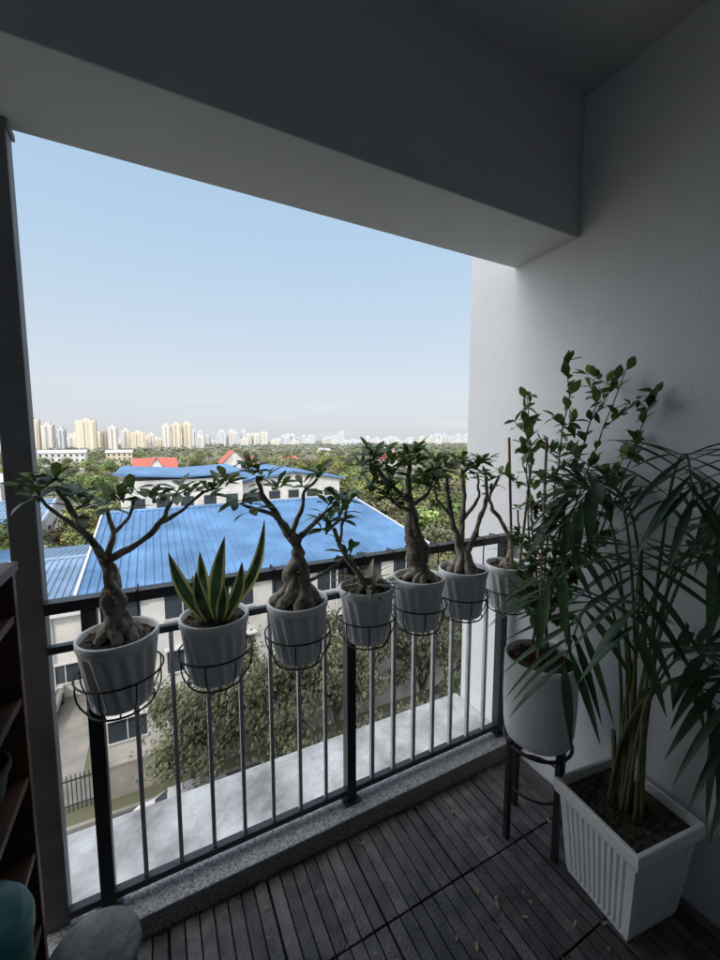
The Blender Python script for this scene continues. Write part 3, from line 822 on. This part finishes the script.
def grp(t0,t1,n,h0,h1,y0,y1,ws=(.006,.016),ms=(0,1,2)):
    for i in range(n):
        t=random.uniform(t0,t1); y=random.uniform(y0,y1); hh=h0+(h1-h0)*random.random()**1.6
        slab(b,t*y,y,random.uniform(*ws)*y,20,1.51+hh*y,random.choice(ms))
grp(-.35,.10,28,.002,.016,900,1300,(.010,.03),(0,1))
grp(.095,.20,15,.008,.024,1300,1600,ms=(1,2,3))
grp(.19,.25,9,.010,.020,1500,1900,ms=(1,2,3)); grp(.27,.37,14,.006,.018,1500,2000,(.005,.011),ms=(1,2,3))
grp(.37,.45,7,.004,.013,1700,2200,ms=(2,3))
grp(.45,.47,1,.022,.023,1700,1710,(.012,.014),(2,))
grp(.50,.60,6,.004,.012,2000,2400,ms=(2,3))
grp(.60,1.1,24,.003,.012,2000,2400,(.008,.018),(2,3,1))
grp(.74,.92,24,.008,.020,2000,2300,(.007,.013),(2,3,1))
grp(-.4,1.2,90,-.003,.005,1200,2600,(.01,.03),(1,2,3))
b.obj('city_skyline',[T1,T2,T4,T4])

# ------------------------------------------------------------ light
SE=math.radians(42)
sd=Vector((-.62,-.78,0)).normalized()
tosun=Vector((sd.x*math.cos(SE),sd.y*math.cos(SE),math.sin(SE)))
l=bpy.data.lights.new('sun','SUN'); l.energy=2.3; l.angle=math.radians(.5); l.color=(1,.91,.77)
lo=bpy.data.objects.new('sun',l); COL.objects.link(lo); lo.rotation_euler=tosun.to_track_quat('Z','Y').to_euler()
w=bpy.data.worlds.new('World'); S.world=w; w.use_nodes=True; nt=w.node_tree
sk=nt.nodes.new('ShaderNodeTexSky'); sk.sky_type='NISHITA'; sk.sun_disc=False; sk.sun_elevation=SE; sk.sun_rotation=math.atan2(sd.x,sd.y)
sk.air_density=1.0; sk.dust_density=2.0; sk.ozone_density=1.5; sk.altitude=0
# hazy humid air: pale veil by elevation, plus unseen sun-side glow added to fill the balcony
tc=nt.nodes.new('ShaderNodeTexCoord'); sp=nt.nodes.new('ShaderNodeSeparateXYZ'); nt.links.new(tc.outputs['Generated'],sp.inputs[0])
cr=nt.nodes.new('ShaderNodeValToRGB'); nt.links.new(sp.outputs[2],cr.inputs['Fac'])
el=cr.color_ramp.elements; el[0].position=0.0; el[0].color=(.68,.71,.76,1); el[1].position=.75; el[1].color=(.34,.55,.79,1)
e_=el.new(.12); e_.color=(.68,.735,.80,1)
e_=el.new(.38); e_.color=(.50,.665,.835,1)
mp=nt.nodes.new('ShaderNodeMapping'); mp.inputs['Scale'].default_value=(5,5,38); nt.links.new(tc.outputs['Generated'],mp.inputs[0])
cn=nt.nodes.new('ShaderNodeTexNoise'); cn.inputs['Scale'].default_value=1.0; cn.inputs['Detail'].default_value=4; nt.links.new(mp.outputs[0],cn.inputs['Vector'])
cm=nt.nodes.new('ShaderNodeMapRange'); cm.inputs['From Min'].default_value=.54; cm.inputs['From Max'].default_value=.75; cm.inputs['To Max'].default_value=.45; nt.links.new(cn.outputs['Fac'],cm.inputs['Value'])
ce=nt.nodes.new('ShaderNodeMapRange'); ce.inputs['From Min'].default_value=.16; ce.inputs['From Max'].default_value=.03; nt.links.new(sp.outputs[2],ce.inputs['Value'])
cmul=nt.nodes.new('ShaderNodeMath'); cmul.operation='MULTIPLY'; nt.links.new(cm.outputs[0],cmul.inputs[0]); nt.links.new(ce.outputs[0],cmul.inputs[1])
cmix=nt.nodes.new('ShaderNodeMix'); cmix.data_type='RGBA'; nt.links.new(cmul.outputs[0],cmix.inputs['Factor']); nt.links.new(cr.outputs[0],cmix.inputs['A']); cmix.inputs['B'].default_value=(.86,.86,.88,1)
dt=nt.nodes.new('ShaderNodeVectorMath'); dt.operation='DOT_PRODUCT'; nt.links.new(tc.outputs['Generated'],dt.inputs[0]); dt.inputs[1].default_value=tosun
g0=nt.nodes.new('ShaderNodeMapRange'); g0.interpolation_type='SMOOTHSTEP'; nt.links.new(dt.outputs['Value'],g0.inputs['Value'])
g0.inputs['From Min'].default_value=-.05; g0.inputs['From Max'].default_value=.60
wmix=nt.nodes.new('ShaderNodeMix'); wmix.data_type='RGBA'; nt.links.new(g0.outputs[0],wmix.inputs['Factor']); nt.links.new(cmix.outputs['Result'],wmix.inputs['A']); wmix.inputs['B'].default_value=(.72,.70,.70,1)
gl=nt.nodes.new('ShaderNodeMapRange'); nt.links.new(g0.outputs[0],gl.inputs['Value']); gl.inputs['To Min'].default_value=7.7; gl.inputs['To Max'].default_value=39
vm=nt.nodes.new('ShaderNodeVectorMath'); vm.operation='SCALE'; nt.links.new(wmix.outputs['Result'],vm.inputs[0]); nt.links.new(gl.outputs[0],vm.inputs['Scale'])
mx=nt.nodes.new('ShaderNodeMix'); mx.data_type='RGBA'; mx.inputs['Factor'].default_value=.85
nt.links.new(sk.outputs[0],mx.inputs['A']); nt.links.new(vm.outputs[0],mx.inputs['B'])
bg=nt.nodes['Background']; nt.links.new(mx.outputs['Result'],bg.inputs[0]); bg.inputs[1].default_value=.14

# ------------------------------------------------------------ camera
cd=bpy.data.cameras.new('camera'); cd.sensor_fit='VERTICAL'; cd.sensor_height=36; cd.sensor_width=27; cd.lens=15.0; cd.clip_start=.02; cd.clip_end=20000
co=bpy.data.objects.new('camera',cd); COL.objects.link(co); co.location=(0,0,1.51)
Fv=Vector((.4547,.8846,-.0993)); co.rotation_euler=Fv.to_track_quat('-Z','Y').to_euler()
S.camera=co
S.view_settings.view_transform='Standard'; S.view_settings.look='None'; S.view_settings.exposure=0
